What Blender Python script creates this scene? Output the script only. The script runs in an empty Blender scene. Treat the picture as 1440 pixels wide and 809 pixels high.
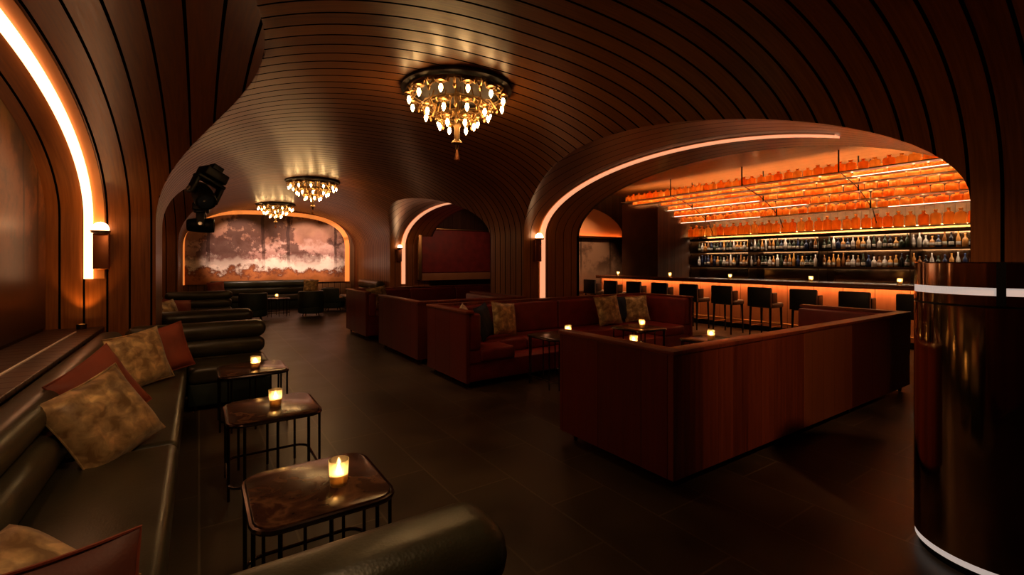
import bpy, bmesh, math, random
from mathutils import Vector, Matrix
random.seed(7)
PI = math.pi
S = bpy.context.scene
C = S.collection

# ------------------------------------------------------------------ materials
def nodes(name):
    m = bpy.data.materials.new(name); m.use_nodes = True
    nt = m.node_tree; p = nt.nodes['Principled BSDF']
    return m, nt, p
def N(nt, typ, **kw):
    n = nt.nodes.new(typ)
    for k, v in kw.items():
        if k in n.inputs.keys() if hasattr(n.inputs, 'keys') else False: n.inputs[k].default_value = v
        else: setattr(n, k, v)
    return n
def L(nt, a, b): nt.links.new(a, b)
def setp(p, **kw):
    names = dict(col='Base Color', rough='Roughness', metal='Metallic', spec='Specular IOR Level', coat='Coat Weight', coatr='Coat Roughness', sheen='Sheen Weight', trans='Transmission Weight')
    for k, v in kw.items():
        if k == 'col': v = (*v, 1)
        p.inputs[names[k]].default_value = v
def plain(name, col, rough=.5, metal=0, **kw):
    m, nt, p = nodes(name); setp(p, col=col, rough=rough, metal=metal, **kw)
    # a little uneven wear in colour and gloss
    tc = N(nt, 'ShaderNodeTexCoord'); no = N(nt, 'ShaderNodeTexNoise'); no.inputs['Scale'].default_value = 9; no.inputs['Detail'].default_value = 4
    L(nt, tc.outputs['Object'], no.inputs['Vector'])
    mr = N(nt, 'ShaderNodeMapRange'); mr.inputs[3].default_value = max(.03, rough-.06); mr.inputs[4].default_value = min(1, rough+.08)
    L(nt, no.outputs['Fac'], mr.inputs[0]); L(nt, mr.outputs[0], p.inputs['Roughness'])
    return m
def emit(name, col, s):
    m, nt, p = nodes(name)
    p.inputs['Base Color'].default_value = (*col, 1)
    p.inputs['Emission Color'].default_value = (*col, 1); p.inputs['Emission Strength'].default_value = s
    return m
def math_n(nt, op, a, b=None, c=None):
    n = nt.nodes.new('ShaderNodeMath'); n.operation = op
    for i, v in enumerate((a, b, c)):
        if v is None: continue
        if isinstance(v, (int, float)): n.inputs[i].default_value = v
        else: nt.links.new(v, n.inputs[i])
    return n.outputs[0]
def ramp(nt, fac, stops):
    r = nt.nodes.new('ShaderNodeValToRGB'); e = r.color_ramp.elements
    while len(e) < len(stops): e.new(.5)
    for x, (pos, col) in zip(e, stops): x.position = pos; x.color = (*col, 1)
    nt.links.new(fac, r.inputs[0]); return r.outputs[0]
def mixc(nt, f, a, b, mode='MIX'):
    n = nt.nodes.new('ShaderNodeMix'); n.data_type = 'RGBA'; n.blend_type = mode
    for sock, v in ((n.inputs[0], f), (n.inputs[6], a), (n.inputs[7], b)):
        if isinstance(v, (int, float)): sock.default_value = v
        elif isinstance(v, tuple): sock.default_value = (*v, 1)
        else: nt.links.new(v, sock)
    return n.outputs[2]
def boards(name, axis, width, dark, light, rough=.3, groove=.05, coat=.25, grain=(2.5, 60), gcol=(.002, .0015, .001), bump=.35, spec=.4):
    """wooden boards laid side by side along an object axis, open black joints between them"""
    m, nt, p = nodes(name)
    tc = N(nt, 'ShaderNodeTexCoord'); sx = N(nt, 'ShaderNodeSeparateXYZ'); L(nt, tc.outputs['Object'], sx.inputs[0])
    v = math_n(nt, 'ADD', math_n(nt, 'DIVIDE', sx.outputs['XYZ'.index(axis)], width), .37)
    fr = math_n(nt, 'FRACT', v); idn = math_n(nt, 'FLOOR', v)
    wn = N(nt, 'ShaderNodeTexWhiteNoise'); wn.noise_dimensions = '1D'; L(nt, idn, wn.inputs['W'])
    mp = N(nt, 'ShaderNodeMapping'); L(nt, tc.outputs['Object'], mp.inputs[0])
    mp.inputs['Scale'].default_value = [grain[1] if a == axis else grain[0] for a in 'XYZ']
    g = N(nt, 'ShaderNodeTexNoise'); g.inputs['Scale'].default_value = 1; g.inputs['Detail'].default_value = 5; L(nt, mp.outputs[0], g.inputs['Vector'])
    f = math_n(nt, 'ADD', math_n(nt, 'MULTIPLY', g.outputs['Fac'], .8), math_n(nt, 'MULTIPLY', wn.outputs['Value'], .3))
    col = ramp(nt, f, [(.25, dark), (.85, light)])
    ing = math_n(nt, 'LESS_THAN', math_n(nt, 'ABSOLUTE', math_n(nt, 'SUBTRACT', fr, .5)), .5-groove)
    L(nt, mixc(nt, ing, gcol, col), p.inputs['Base Color'])
    setp(p, rough=rough, coat=coat, coatr=.22)
    L(nt, math_n(nt, 'ADD', math_n(nt, 'MULTIPLY', g.outputs['Fac'], .22), rough-.1), p.inputs['Roughness'])
    sp = math_n(nt, 'MULTIPLY', ing, spec); L(nt, sp, p.inputs['Specular IOR Level']); L(nt, math_n(nt, 'MULTIPLY', ing, coat), p.inputs['Coat Weight'])
    h = math_n(nt, 'ADD', math_n(nt, 'MULTIPLY', g.outputs['Fac'], .12), ing)
    b = N(nt, 'ShaderNodeBump'); b.inputs['Strength'].default_value = bump; b.inputs['Distance'].default_value = .006
    L(nt, h, b.inputs['Height']); L(nt, b.outputs[0], p.inputs['Normal'])
    return m
def leather(name, col, rough=.38, scale=60):
    m, nt, p = nodes(name); setp(p, rough=rough)
    tc = N(nt, 'ShaderNodeTexCoord')
    n1 = N(nt, 'ShaderNodeTexNoise'); n1.inputs['Scale'].default_value = 5; n1.inputs['Detail'].default_value = 5; L(nt, tc.outputs['Object'], n1.inputs['Vector'])
    n2 = N(nt, 'ShaderNodeTexVoronoi'); n2.inputs['Scale'].default_value = scale*2; L(nt, tc.outputs['Object'], n2.inputs['Vector'])
    L(nt, ramp(nt, n1.outputs['Fac'], [(.3, tuple(c*.75 for c in col)), (.75, tuple(c*1.3 for c in col))]), p.inputs['Base Color'])
    L(nt, math_n(nt, 'ADD', math_n(nt, 'MULTIPLY', n1.outputs['Fac'], .25), rough-.12), p.inputs['Roughness'])
    b = N(nt, 'ShaderNodeBump'); b.inputs['Strength'].default_value = .25; b.inputs['Distance'].default_value = .004
    L(nt, math_n(nt, 'ADD', math_n(nt, 'MULTIPLY', n2.outputs['Distance'], .3), math_n(nt, 'MULTIPLY', n1.outputs['Fac'], 2.5)), b.inputs['Height']); L(nt, b.outputs[0], p.inputs['Normal'])
    return m
def brocade(name, base, hi):
    m, nt, p = nodes(name); setp(p, rough=.45, sheen=.3)
    tc = N(nt, 'ShaderNodeTexCoord')
    n1 = N(nt, 'ShaderNodeTexNoise'); n1.inputs['Scale'].default_value = 14; n1.inputs['Detail'].default_value = 7; n1.inputs['Distortion'].default_value = .5; L(nt, tc.outputs['Object'], n1.inputs['Vector'])
    L(nt, ramp(nt, n1.outputs['Fac'], [(.38, base), (.55, tuple((a+b)/2 for a, b in zip(base, hi))), (.66, hi)]), p.inputs['Base Color'])
    L(nt, ramp(nt, n1.outputs['Fac'], [(.45, (0, 0, 0)), (.65, (.6, .6, .6))]), p.inputs['Metallic'])
    b = N(nt, 'ShaderNodeBump'); b.inputs['Strength'].default_value = .4; b.inputs['Distance'].default_value = .006; L(nt, n1.outputs['Fac'], b.inputs['Height']); L(nt, b.outputs[0], p.inputs['Normal'])
    return m
def marble(name):
    m, nt, p = nodes(name); setp(p, rough=.2, spec=.3, coat=.08, coatr=.05)
    tc = N(nt, 'ShaderNodeTexCoord'); n1 = N(nt, 'ShaderNodeTexNoise'); n1.inputs['Scale'].default_value = 5.5; n1.inputs['Detail'].default_value = 9; n1.inputs['Distortion'].default_value = .7
    L(nt, tc.outputs['Object'], n1.inputs['Vector'])
    L(nt, ramp(nt, n1.outputs['Fac'], [(.3, (.018, .008, .005)), (.48, (.07, .03, .016)), (.55, (.13, .06, .03)), (.62, (.05, .02, .012)), (.8, (.03, .012, .008))]), p.inputs['Base Color'])
    return m
def floor_mat():
    m, nt, p = nodes('dark_slate_plank'); setp(p, rough=.4, spec=.45)
    tc = N(nt, 'ShaderNodeTexCoord'); mp = N(nt, 'ShaderNodeMapping'); mp.inputs['Rotation'].default_value = (0, 0, PI/2); L(nt, tc.outputs['Object'], mp.inputs[0])
    br = N(nt, 'ShaderNodeTexBrick'); br.inputs['Scale'].default_value = 1; br.inputs['Mortar Size'].default_value = .006; br.inputs['Brick Width'].default_value = .9; br.inputs['Row Height'].default_value = .45
    br.inputs['Color1'].default_value = (.064, .042, .021, 1); br.inputs['Color2'].default_value = (.047, .032, .016, 1); br.inputs['Mortar'].default_value = (.11, .08, .048, 1); L(nt, mp.outputs[0], br.inputs['Vector'])
    n1 = N(nt, 'ShaderNodeTexNoise'); n1.inputs['Scale'].default_value = 1.7; n1.inputs['Detail'].default_value = 7; L(nt, tc.outputs['Object'], n1.inputs['Vector'])
    v = ramp(nt, n1.outputs['Fac'], [(.3, (.5, .45, .42)), (.7, (1.25, 1.2, 1.15))])
    L(nt, mixc(nt, 1.0, br.outputs['Color'], v, 'MULTIPLY'), p.inputs['Base Color'])
    L(nt, math_n(nt, 'ADD', math_n(nt, 'MULTIPLY', n1.outputs['Fac'], .3), .25), p.inputs['Roughness'])
    b = N(nt, 'ShaderNodeBump'); b.inputs['Strength'].default_value = .3; b.inputs['Distance'].default_value = .004
    L(nt, math_n(nt, 'ADD', n1.outputs['Fac'], math_n(nt, 'MULTIPLY', br.outputs['Fac'], -.8)), b.inputs['Height']); L(nt, b.outputs[0], p.inputs['Normal'])
    return m
def mural_mat(name, axis, z0, z1, stops, tree, trunk_scale, rough=.5, clump=(.47, .56), nscale=1.5, amp=.35, spec=.4):
    """a soft painted landscape: bands of sky and ground, foliage clumps and thin trunks"""
    m, nt, p = nodes(name); setp(p, rough=rough, spec=spec)
    tc = N(nt, 'ShaderNodeTexCoord'); sx = N(nt, 'ShaderNodeSeparateXYZ'); L(nt, tc.outputs['Object'], sx.inputs[0])
    u = sx.outputs['XYZ'.index(axis)]; z = sx.outputs[2]
    n1 = N(nt, 'ShaderNodeTexNoise'); n1.inputs['Scale'].default_value = nscale; n1.inputs['Detail'].default_value = 9; n1.inputs['Roughness'].default_value = .68; L(nt, tc.outputs['Object'], n1.inputs['Vector'])
    n2 = N(nt, 'ShaderNodeTexNoise'); n2.inputs['Scale'].default_value = .9; n2.inputs['Detail'].default_value = 9; n2.inputs['Roughness'].default_value = .68
    mp = N(nt, 'ShaderNodeMapping'); mp.inputs['Location'].default_value = (3.1, 1.7, 5.2); L(nt, tc.outputs['Object'], mp.inputs[0]); L(nt, mp.outputs[0], n2.inputs['Vector'])
    t = math_n(nt, 'DIVIDE', math_n(nt, 'SUBTRACT', z, z0), z1-z0)
    t2 = math_n(nt, 'ADD', t, math_n(nt, 'MULTIPLY', math_n(nt, 'SUBTRACT', n1.outputs['Fac'], .5), amp))
    col = ramp(nt, t2, stops)
    # foliage only above the ground band
    up = ramp(nt, t, [(.18, (0, 0, 0)), (.42, (1, 1, 1))])
    cl = ramp(nt, n2.outputs['Fac'], [(clump[0], (0, 0, 0)), (clump[1], (1, 1, 1))])
    f = math_n(nt, 'MULTIPLY', math_n(nt, 'MULTIPLY', up, cl), .85)
    col = mixc(nt, f, col, tree)
    uw = math_n(nt, 'ADD', math_n(nt, 'MULTIPLY', u, trunk_scale), math_n(nt, 'MULTIPLY', n2.outputs['Fac'], .35))
    wn = N(nt, 'ShaderNodeTexWhiteNoise'); wn.noise_dimensions = '1D'; L(nt, math_n(nt, 'FLOOR', uw), wn.inputs['W'])
    tr = math_n(nt, 'LESS_THAN', math_n(nt, 'ABSOLUTE', math_n(nt, 'SUBTRACT', math_n(nt, 'FRACT', uw), .5)), .06)
    tr = math_n(nt, 'MULTIPLY', math_n(nt, 'MULTIPLY', tr, up), math_n(nt, 'GREATER_THAN', wn.outputs['Value'], .45))
    col = mixc(nt, math_n(nt, 'MULTIPLY', tr, .75), col, tuple(c*.5 for c in tree))
    L(nt, col, p.inputs['Base Color'])
    return m
def thin_glass(name, tint, trl=.3, rough=.06):
    m, nt, p = nodes(name); nt.nodes.remove(p); out = nt.nodes['Material Output']
    tr = N(nt, 'ShaderNodeBsdfTransparent'); tr.inputs[0].default_value = (*tint, 1)
    tl = N(nt, 'ShaderNodeBsdfTranslucent'); tl.inputs[0].default_value = (*tint, 1)
    gl = N(nt, 'ShaderNodeBsdfGlossy'); gl.inputs['Roughness'].default_value = rough
    fr = N(nt, 'ShaderNodeFresnel'); fr.inputs[0].default_value = 1.45
    a = N(nt, 'ShaderNodeMixShader'); a.inputs[0].default_value = trl; L(nt, tr.outputs[0], a.inputs[1]); L(nt, tl.outputs[0], a.inputs[2])
    b = N(nt, 'ShaderNodeMixShader'); L(nt, fr.outputs[0], b.inputs[0]); L(nt, a.outputs[0], b.inputs[1]); L(nt, gl.outputs[0], b.inputs[2])
    L(nt, b.outputs[0], out.inputs[0]); return m
def amber_glass():
    m, nt, p = nodes('amber_liquor_glass'); out = nt.nodes['Material Output']
    setp(p, col=(.75, .2, .035), rough=.12)
    oi = N(nt, 'ShaderNodeObjectInfo')
    col = ramp(nt, oi.outputs['Random'], [(0, (.92, .36, .07)), (.5, (.97, .50, .14)), (1, (.99, .62, .24))])
    L(nt, col, p.inputs['Base Color'])
    tl = N(nt, 'ShaderNodeBsdfTranslucent'); L(nt, col, tl.inputs[0])
    a = N(nt, 'ShaderNodeMixShader'); a.inputs[0].default_value = .78; L(nt, p.outputs[0], a.inputs[1]); L(nt, tl.outputs[0], a.inputs[2])
    L(nt, a.outputs[0], out.inputs[0]); return m

M = {}
M['vault'] = boards('ceiling_boards', 'Y', .17, (.13, .036, .008), (.32, .115, .028), rough=.36, groove=.06, coat=.07, bump=.6, spec=.28)
M['soffit'] = boards('arch_boards', 'X', .185, (.14, .042, .009), (.33, .115, .024), rough=.38, groove=.05, coat=.04, bump=.45, spec=.28)
M['soffitr'] = boards('lacquered_arch_boards', 'X', .185, (.14, .042, .009), (.33, .115, .024), rough=.32, groove=.03, coat=.55, bump=.3, spec=.5)
M['endwall'] = boards('end_wall_boards', 'X', .2, (.12, .046, .016), (.22, .10, .036), rough=.4, groove=.03)
M['barceil'] = boards('bar_ceiling_boards', 'X', .35, (.075, .024, .007), (.20, .070, .020), rough=.35, groove=.006, grain=(1.5, 26))
M['darkwood'] = boards('dark_wood', 'X', .16, (.035, .014, .007), (.085, .034, .014), rough=.5, groove=.02, spec=.12, coat=.02)
M['darkwoody'] = boards('dark_wood_y', 'Y', .16, (.035, .014, .007), (.085, .034, .014), rough=.42, groove=.02)
M['mahog'] = boards('mahogany_veneer', 'X', .19, (.10, .018, .008), (.30, .060, .021), rough=.38, groove=.004, grain=(1.6, 34))
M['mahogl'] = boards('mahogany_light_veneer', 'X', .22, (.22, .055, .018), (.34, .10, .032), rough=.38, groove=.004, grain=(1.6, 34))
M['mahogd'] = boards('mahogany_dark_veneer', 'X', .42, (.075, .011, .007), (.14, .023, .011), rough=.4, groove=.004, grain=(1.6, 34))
M['walnut'] = boards('walnut_counter', 'Y', .6, (.12, .035, .013), (.26, .085, .03), rough=.22, groove=.002, grain=(20, 2))
M['barfront'] = boards('bar_front', 'Y', .5, (.30, .12, .05), (.42, .19, .08), rough=.4, groove=.008, grain=(3, 20))
M['green'] = leather('dark_green_leather', (.038, .033, .017), .34)
M['greenv'] = leather('deep_green_velvet', (.012, .022, .016), .6)
M['red'] = leather('oxblood_leather', (.19, .017, .014), .42)
M['redp'] = leather('red_wall_upholstery', (.22, .020, .014), .6)
M['gold'] = brocade('gold_brocade', (.20, .105, .03), (.72, .50, .23))
M['rust'] = leather('rust_velvet', (.24, .045, .018), .6)
M['oxv'] = leather('dark_rust_velvet', (.10, .022, .012), .6)
M['navy'] = leather('navy_velvet', (.005, .017, .042), .7)
M['black'] = plain('black_plastic', (.004, .004, .004), .45, 0, spec=.25)
M['blackl'] = leather('black_stool_leather', (.010, .010, .009), .4)
M['bronze'] = plain('dark_bronze', (.09, .05, .025), .3, 1)
M['darkbronze'] = plain('blackened_bronze', (.026, .011, .004), .65, 0)
M['gun'] = plain('gunmetal', (.10, .07, .06), .22, 1)
M['brass'] = plain('aged_brass', (.42, .24, .09), .38, 1)
M['darkbrass'] = plain('dull_brass', (.20, .115, .05), .42, 1)
M['copper'] = plain('copper', (.42, .16, .07), .35, 1)
M['mirror'] = plain('bronze_mirror', (.60, .41, .24), .09, 1)
M['tealmirror'] = plain('smoked_mirror', (.14, .09, .05), .12, 1)
M['steel'] = plain('brushed_steel', (.55, .5, .46), .3, 1)
M['inlay'] = plain('inlay_glint', (.85, .76, .68), .5, .2)  # pale colour stands in for the light strip's reflection in the metal
M['marble'] = marble('brown_marble')
M['floor'] = floor_mat()
def wax():
    m, nt, p = nodes('candle_wax'); setp(p, col=(.9, .72, .45), rough=.5); out = nt.nodes['Material Output']
    tl = N(nt, 'ShaderNodeBsdfTranslucent'); tl.inputs[0].default_value = (1, .78, .45, 1)
    a = N(nt, 'ShaderNodeMixShader'); a.inputs[0].default_value = .6; L(nt, p.outputs[0], a.inputs[1]); L(nt, tl.outputs[0], a.inputs[2]); L(nt, a.outputs[0], out.inputs[0]); return m
M['wax'] = wax()
M['glass'] = thin_glass('votive_glass', (1, .88, .66), .55)
M['lens'] = plain('lens_glass', (.02, .03, .05), .05)
M['flame'] = emit('candle_flame', (1, .60, .24), 130)
M['bulb'] = emit('warm_bulb', (1, .58, .22), 52)
M['globe'] = emit('sconce_globe', (1, .55, .26), 9)
M['led'] = emit('peach_led', (1, .41, .20), .95)
M['glowband'] = plain('orange_glow_band', (.80, .33, .08), .55)  # orange colour stands in for the strip's glow on the arch boards
M['ledleft'] = emit('warm_white_led', (1, .50, .23), 4.4)
M['ledorange'] = emit('orange_led', (1, .27, .05), .75)
M['ledrack'] = emit('rack_led', (1, .58, .23), 82.0)
M['edge_glint'] = emit('shelf_edge_glint', (1, .62, .40), 4.0)  # glow standing in for reflections along the rack's shelf fronts
M['ledbar'] = emit('bar_led', (1, .36, .12), 34.0)
M['ledcove'] = emit('cove_led', (1, .26, .06), 14.0)
M['ledshelf'] = emit('shelf_led', (1, .70, .46), 22)
M['ledring'] = emit('white_led_ring', (1, .82, .72), .42)
M['amber'] = amber_glass()
M['plaster'] = plain('dark_plaster', (.05, .022, .01), .7)
M['lit_uplight'] = emit('uplight_lens', (1, .5, .15), 30)
M['mural_far'] = mural_mat('painted_wall_far', 'X', .85, 3.1,
    [(0, (.40, .13, .035)), (.09, (.50, .17, .06)), (.15, (.20, .06, .03)), (.20, (.95, .78, .70)), (.30, (.90, .68, .60)), (.38, (.34, .17, .15)), (.50, (.55, .33, .28)), (.62, (.30, .14, .10)), (.78, (.40, .20, .13)), (1, (.28, .12, .07))], (.055, .018, .012), 1.35, clump=(.485, .525), nscale=2.6, amp=.55, spec=.1)
M['mural_left'] = mural_mat('painted_wall_left', 'Y', .8, 2.95,
    [(0, (.03, .012, .007)), (.2, (.10, .04, .02)), (.45, (.26, .09, .03)), (.75, (.26, .095, .022)), (1, (.10, .085, .018))], (.04, .022, .012), 2.3, rough=.35, spec=.2)
M['mural_bar'] = mural_mat('painted_wall_bar', 'X', .6, 2.6,
    [(0, (.14, .065, .035)), (.3, (.30, .17, .10)), (.7, (.24, .13, .075)), (1, (.2, .10, .05))], (.06, .028, .016), 1.6, rough=.5)
LIQ = []
for nm, c, r in (('clear', (.50, .44, .38), .15), ('brown', (.22, .08, .02), .15), ('green', (.03, .04, .022), .15), ('dark', (.015, .012, .015), .2), ('blue', (.015, .022, .06), .15), ('gold', (.5, .22, .05), .2), ('white', (.75, .66, .58), .35)):
    LIQ.append((nm, plain('liquor_'+nm, c, r)))
M['label_paper'] = plain('paper_label', (.75, .68, .58), .6)

# ------------------------------------------------------------------ mesh helpers
def merge(bm, tmp):
    me = bpy.data.meshes.new('t'); tmp.to_mesh(me); bm.from_mesh(me); bpy.data.meshes.remove(me); tmp.free()
def bx(bm, x0, x1, y0, y1, z0, z1, bev=0, seg=3):
    t = bmesh.new(); bmesh.ops.create_cube(t, size=1)
    for v in t.verts: v.co = Vector((x0+(v.co.x+.5)*(x1-x0), y0+(v.co.y+.5)*(y1-y0), z0+(v.co.z+.5)*(z1-z0)))
    if bev: bmesh.ops.bevel(t, geom=list(t.edges), offset=bev, segments=seg, profile=.5, affect='EDGES', clamp_overlap=True)
    merge(bm, t); return bm
def box(*a, **k): return bx(bmesh.new(), *a, **k)
def lathe(bm, prof, n=16, o=(0, 0, 0), M4=None):
    t = bmesh.new(); rings = []
    for r, z in prof:
        if r < 1e-5: rings.append([t.verts.new((0, 0, z))])
        else: rings.append([t.verts.new((r*math.cos(2*PI*i/n), r*math.sin(2*PI*i/n), z)) for i in range(n)])
    for a, b in zip(rings, rings[1:]):
        for i in range(n):
            j = (i+1) % n
            if len(a) == 1 and len(b) == 1: continue
            if len(a) == 1: t.faces.new((a[0], b[j], b[i]))
            elif len(b) == 1: t.faces.new((a[i], a[j], b[0]))
            else: t.faces.new((a[i], a[j], b[j], b[i]))
    for v in t.verts:
        v.co = (M4 @ v.co if M4 else v.co) + Vector(o)
    bmesh.ops.recalc_face_normals(t, faces=t.faces)
    merge(bm, t); return bm
def tube(bm, pts, r, n=8, closed=False):
    pts = [Vector(p) for p in pts]; t = bmesh.new(); rings = []; k = len(pts)
    up = None
    for i, p in enumerate(pts):
        a = pts[(i-1) % k] if (closed or i) else p; b = pts[(i+1) % k] if (closed or i < k-1) else p
        d = (b-a).normalized()
        if up is None: up = Vector((0, 0, 1)) if abs(d.z) < .9 else Vector((1, 0, 0))
        s = d.cross(up).normalized(); up = s.cross(d).normalized()
        rr = r[i] if isinstance(r, (list, tuple)) else r
        rings.append([t.verts.new(p+s*rr*math.cos(2*PI*q/n)+up*rr*math.sin(2*PI*q/n)) for q in range(n)])
    for i in range(k if closed else k-1):
        a, b = rings[i], rings[(i+1) % k]
        for q in range(n): t.faces.new((a[q], a[(q+1) % n], b[(q+1) % n], b[q]))
    if not closed: t.faces.new(rings[0][::-1]); t.faces.new(rings[-1])
    bmesh.ops.recalc_face_normals(t, faces=t.faces)
    merge(bm, t); return bm
def prism(bm, poly, z0, z1, bev=0, axis='Z'):
    t = bmesh.new()
    a = [t.verts.new((x, y, z0)) for x, y in poly]; b = [t.verts.new((x, y, z1)) for x, y in poly]
    t.faces.new(a[::-1]); t.faces.new(b); k = len(poly)
    for i in range(k): t.faces.new((a[i], a[(i+1) % k], b[(i+1) % k], b[i]))
    if bev:
        es = [e for e in t.edges if abs(e.verts[0].co.z-e.verts[1].co.z) < 1e-6]
        bmesh.ops.bevel(t, geom=es, offset=bev, segments=2, profile=.5, affect='EDGES')
    for v in t.verts:
        x, y, z = v.co
        if axis == 'X': v.co = (z, x, y)      # poly in YZ
        elif axis == 'Y': v.co = (x, z, y)    # poly in XZ
    bmesh.ops.recalc_face_normals(t, faces=t.faces)
    merge(bm, t); return bm
def rrect(x0, x1, y0, y1, r, n=4):
    out = []
    for cx, cy, a in ((x1-r, y1-r, 0), (x0+r, y1-r, 90), (x0+r, y0+r, 180), (x1-r, y0+r, 270)):
        for i in range(n+1):
            th = math.radians(a+90*i/n); out.append((cx+r*math.cos(th), cy+r*math.sin(th)))
    return out
def obj(name, bm, mat, parent=None, smooth=True, kind=None, angle=40):
    me = bpy.data.meshes.new(name); bm.to_mesh(me); bm.free()
    for m in (mat if isinstance(mat, (list, tuple)) else [mat]): me.materials.append(m)
    o = bpy.data.objects.new(name, me); C.objects.link(o)
    if parent: o.parent = parent
    if smooth:
        for p in me.polygons: p.use_smooth = True
        me.set_sharp_from_angle(angle=math.radians(angle))
    if kind: o['kind'] = kind
    return o
def tag(o, label, cat, group=None):
    o['label'] = label; o['category'] = cat
    if group: o['group'] = group
    return o
def thing(name, label, cat, loc=(0, 0, 0), rz=0, group=None, rot=None):
    o = bpy.data.objects.new(name, None); C.objects.link(o); o.location = loc
    o.rotation_euler = rot if rot else (0, 0, rz); o.empty_display_size = .1
    return tag(o, label, cat, group)
def dup(root, loc, label, rz=None, group=None, rot=None):
    r = root.copy(); C.objects.link(r); r.location = loc
    if rz is not None: r.rotation_euler = (0, 0, rz)
    if rot is not None: r.rotation_euler = rot
    r['label'] = label
    if group: r['group'] = group
    for ch in list(root.children):
        c = ch.copy(); C.objects.link(c); c.parent = r
        for g in list(ch.children):
            d = g.copy(); C.objects.link(d); d.parent = c
    return r
ORD = 'first second third fourth fifth sixth seventh eighth ninth tenth eleventh twelfth thirteenth fourteenth fifteenth sixteenth seventeenth eighteenth nineteenth twentieth'.split()
def ordw(i):
    if i < 20: return ORD[i]
    t = {2: 'twenty', 3: 'thirty', 4: 'forty', 5: 'fifty', 6: 'sixty'}[(i+1)//10]; u = (i+1) % 10
    return (t[:-1]+'ieth') if u == 0 else t+'-'+ORD[u-1]

# ------------------------------------------------------------------ room shell
XL, XR, XC = -.40, 4.60, 2.10
ZB, BH, NE = 1.90, 1.30, 2.3
ZS, RISE = 1.95, .97
YB, YE = -2.4, 17.0
BAYS = [(.95, 6.5), (7.6, 13.2)]
DEEP = {1: 5.8, -1: -1.30}
def xm_off(z):
    if z <= ZB: return 2.5
    return 2.5*(max(0, 1-((z-ZB)/BH)**NE))**(1/NE)
ts = [PI/2*i/20 for i in range(21)]
LEV = [(0.0, 0.0), (1.0, 0.0)] + [(ZS+RISE*math.sin(t), 1-math.cos(t)) for t in ts]      # (height, how far the opening has closed, 0..1)
def cols(a, b, n=5, w=.15):
    w = min(w, (b-a)/3)
    return [a, a+w] + [a+w+(b-a-2*w)*i/n for i in range(1, n)] + [b-w, b]
shell = bmesh.new()
tagl = shell.faces.layers.int.new('part')
def quad(vs, mi, part):
    vs2 = []
    for v in vs:
        if v not in vs2: vs2.append(v)
    if len(vs2) < 3: return
    f = shell.faces.new(vs2); f.material_index = mi; f[tagl] = part; f.smooth = True
cache = {}
def V(x, y, z):
    k = (round(x, 4), round(y, 4), round(z, 4))
    if k not in cache: cache[k] = shell.verts.new((x, y, z))
    return cache[k]
for side in (1, -1):
    rows = []
    for z, cl in LEV:
        x = XC+side*xm_off(z)
        edges = [YB]
        for a, b in BAYS:
            c, h = (a+b)/2, (b-a)/2
            edges += [c-h*(1-cl), c+h*(1-cl)]
        edges.append(YE)
        rows.append((x, z, [cols(edges[2*i], edges[2*i+1]) for i in range(3)]))
    for (x0, z0, s0), (x1, z1, s1) in zip(rows, rows[1:]):
        for a, b in zip(s0, s1):
            for i in range(len(a)-1):
                quad((V(x0, a[i], z0), V(x0, a[i+1], z0), V(x1, b[i+1], z1), V(x1, b[i], z1)), 0, 1 if z1 < ZB else 0)
    # above the crowns
    ztop0 = LEV[-1][0]; s_start = math.asin(((ztop0-ZB)/BH)**(NE/2)); ys = sum(rows[-1][2], [])
    prev = (rows[-1][0], ztop0)
    for k in range(1, 15):
        s = s_start+(PI/2-s_start)*k/14
        cur = (XC+side*2.5*max(0, math.cos(s))**(2/NE), ZB+BH*math.sin(s)**(2/NE))
        if k == 14: cur = (XC, ZB+BH)
        for i in range(len(ys)-1):
            if abs(ys[i]-ys[i+1]) < 1e-6: continue
            quad((V(prev[0], ys[i], prev[1]), V(prev[0], ys[i+1], prev[1]), V(cur[0], ys[i+1], cur[1]), V(cur[0], ys[i], cur[1])), 0, 0)
        prev = cur
    # arch soffits
    xd = DEEP[side]
    for a, b in BAYS:
        c, h = (a+b)/2, (b-a)/2
        path = [(c+h*(1-cl), z) for z, cl in LEV] + [(c-h*(1-cl), z) for z, cl in LEV[-2::-1]]
        rws = []
        for y, z in path:
            xs = XC+side*xm_off(z)
            rws.append([V(xs, y, z), V(xs+side*.15, y, z)] + [V(xs+side*.15+(xd-xs-side*.15)*q/4, y, z) for q in range(1, 5)])
        for r0, r1 in zip(rws, rws[1:]):
            for q in range(5): quad((r0[q], r0[q+1], r1[q+1], r1[q]), 1, 2 if side > 0 else 3)
# round the corners where the arches meet the vault
ed = [e for e in shell.edges if len(e.link_faces) == 2 and (e.link_faces[0][tagl] >= 2) != (e.link_faces[1][tagl] >= 2)]
bmesh.ops.bevel(shell, geom=ed, offset=.085, segments=4, profile=.5, affect='EDGES', clamp_overlap=True)
bmesh.ops.recalc_face_normals(shell, faces=shell.faces)
def carve(keep, name, extra=None):
    b = shell.copy(); lay = b.faces.layers.int['part']
    bmesh.ops.delete(b, geom=[f for f in b.faces if not keep(f, lay)], context='FACES')
    o = obj(name, b, [M['vault'], M['soffit']], smooth=True, kind='structure', angle=60); return o
carve(lambda f, l: f[l] < 2, 'ceiling')
wr = carve(lambda f, l: f[l] == 2, 'wall_right'); wr.data.materials[1] = M['soffitr']
carve(lambda f, l: f[l] == 3, 'wall_left')
shell.free()

obj('floor', box(-1.6, 12.8, YB, YE+.2, -.1, 0), M['floor'], kind='structure', smooth=False)
obj('wall_back', box(-.6, 4.9, YE, YE+.15, 0, 3.4), M['endwall'], kind='structure', smooth=False)
obj('wall_front', box(-.6, 4.9, YB-.15, YB, 0, 3.4), M['endwall'], kind='structure', smooth=False)
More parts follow.
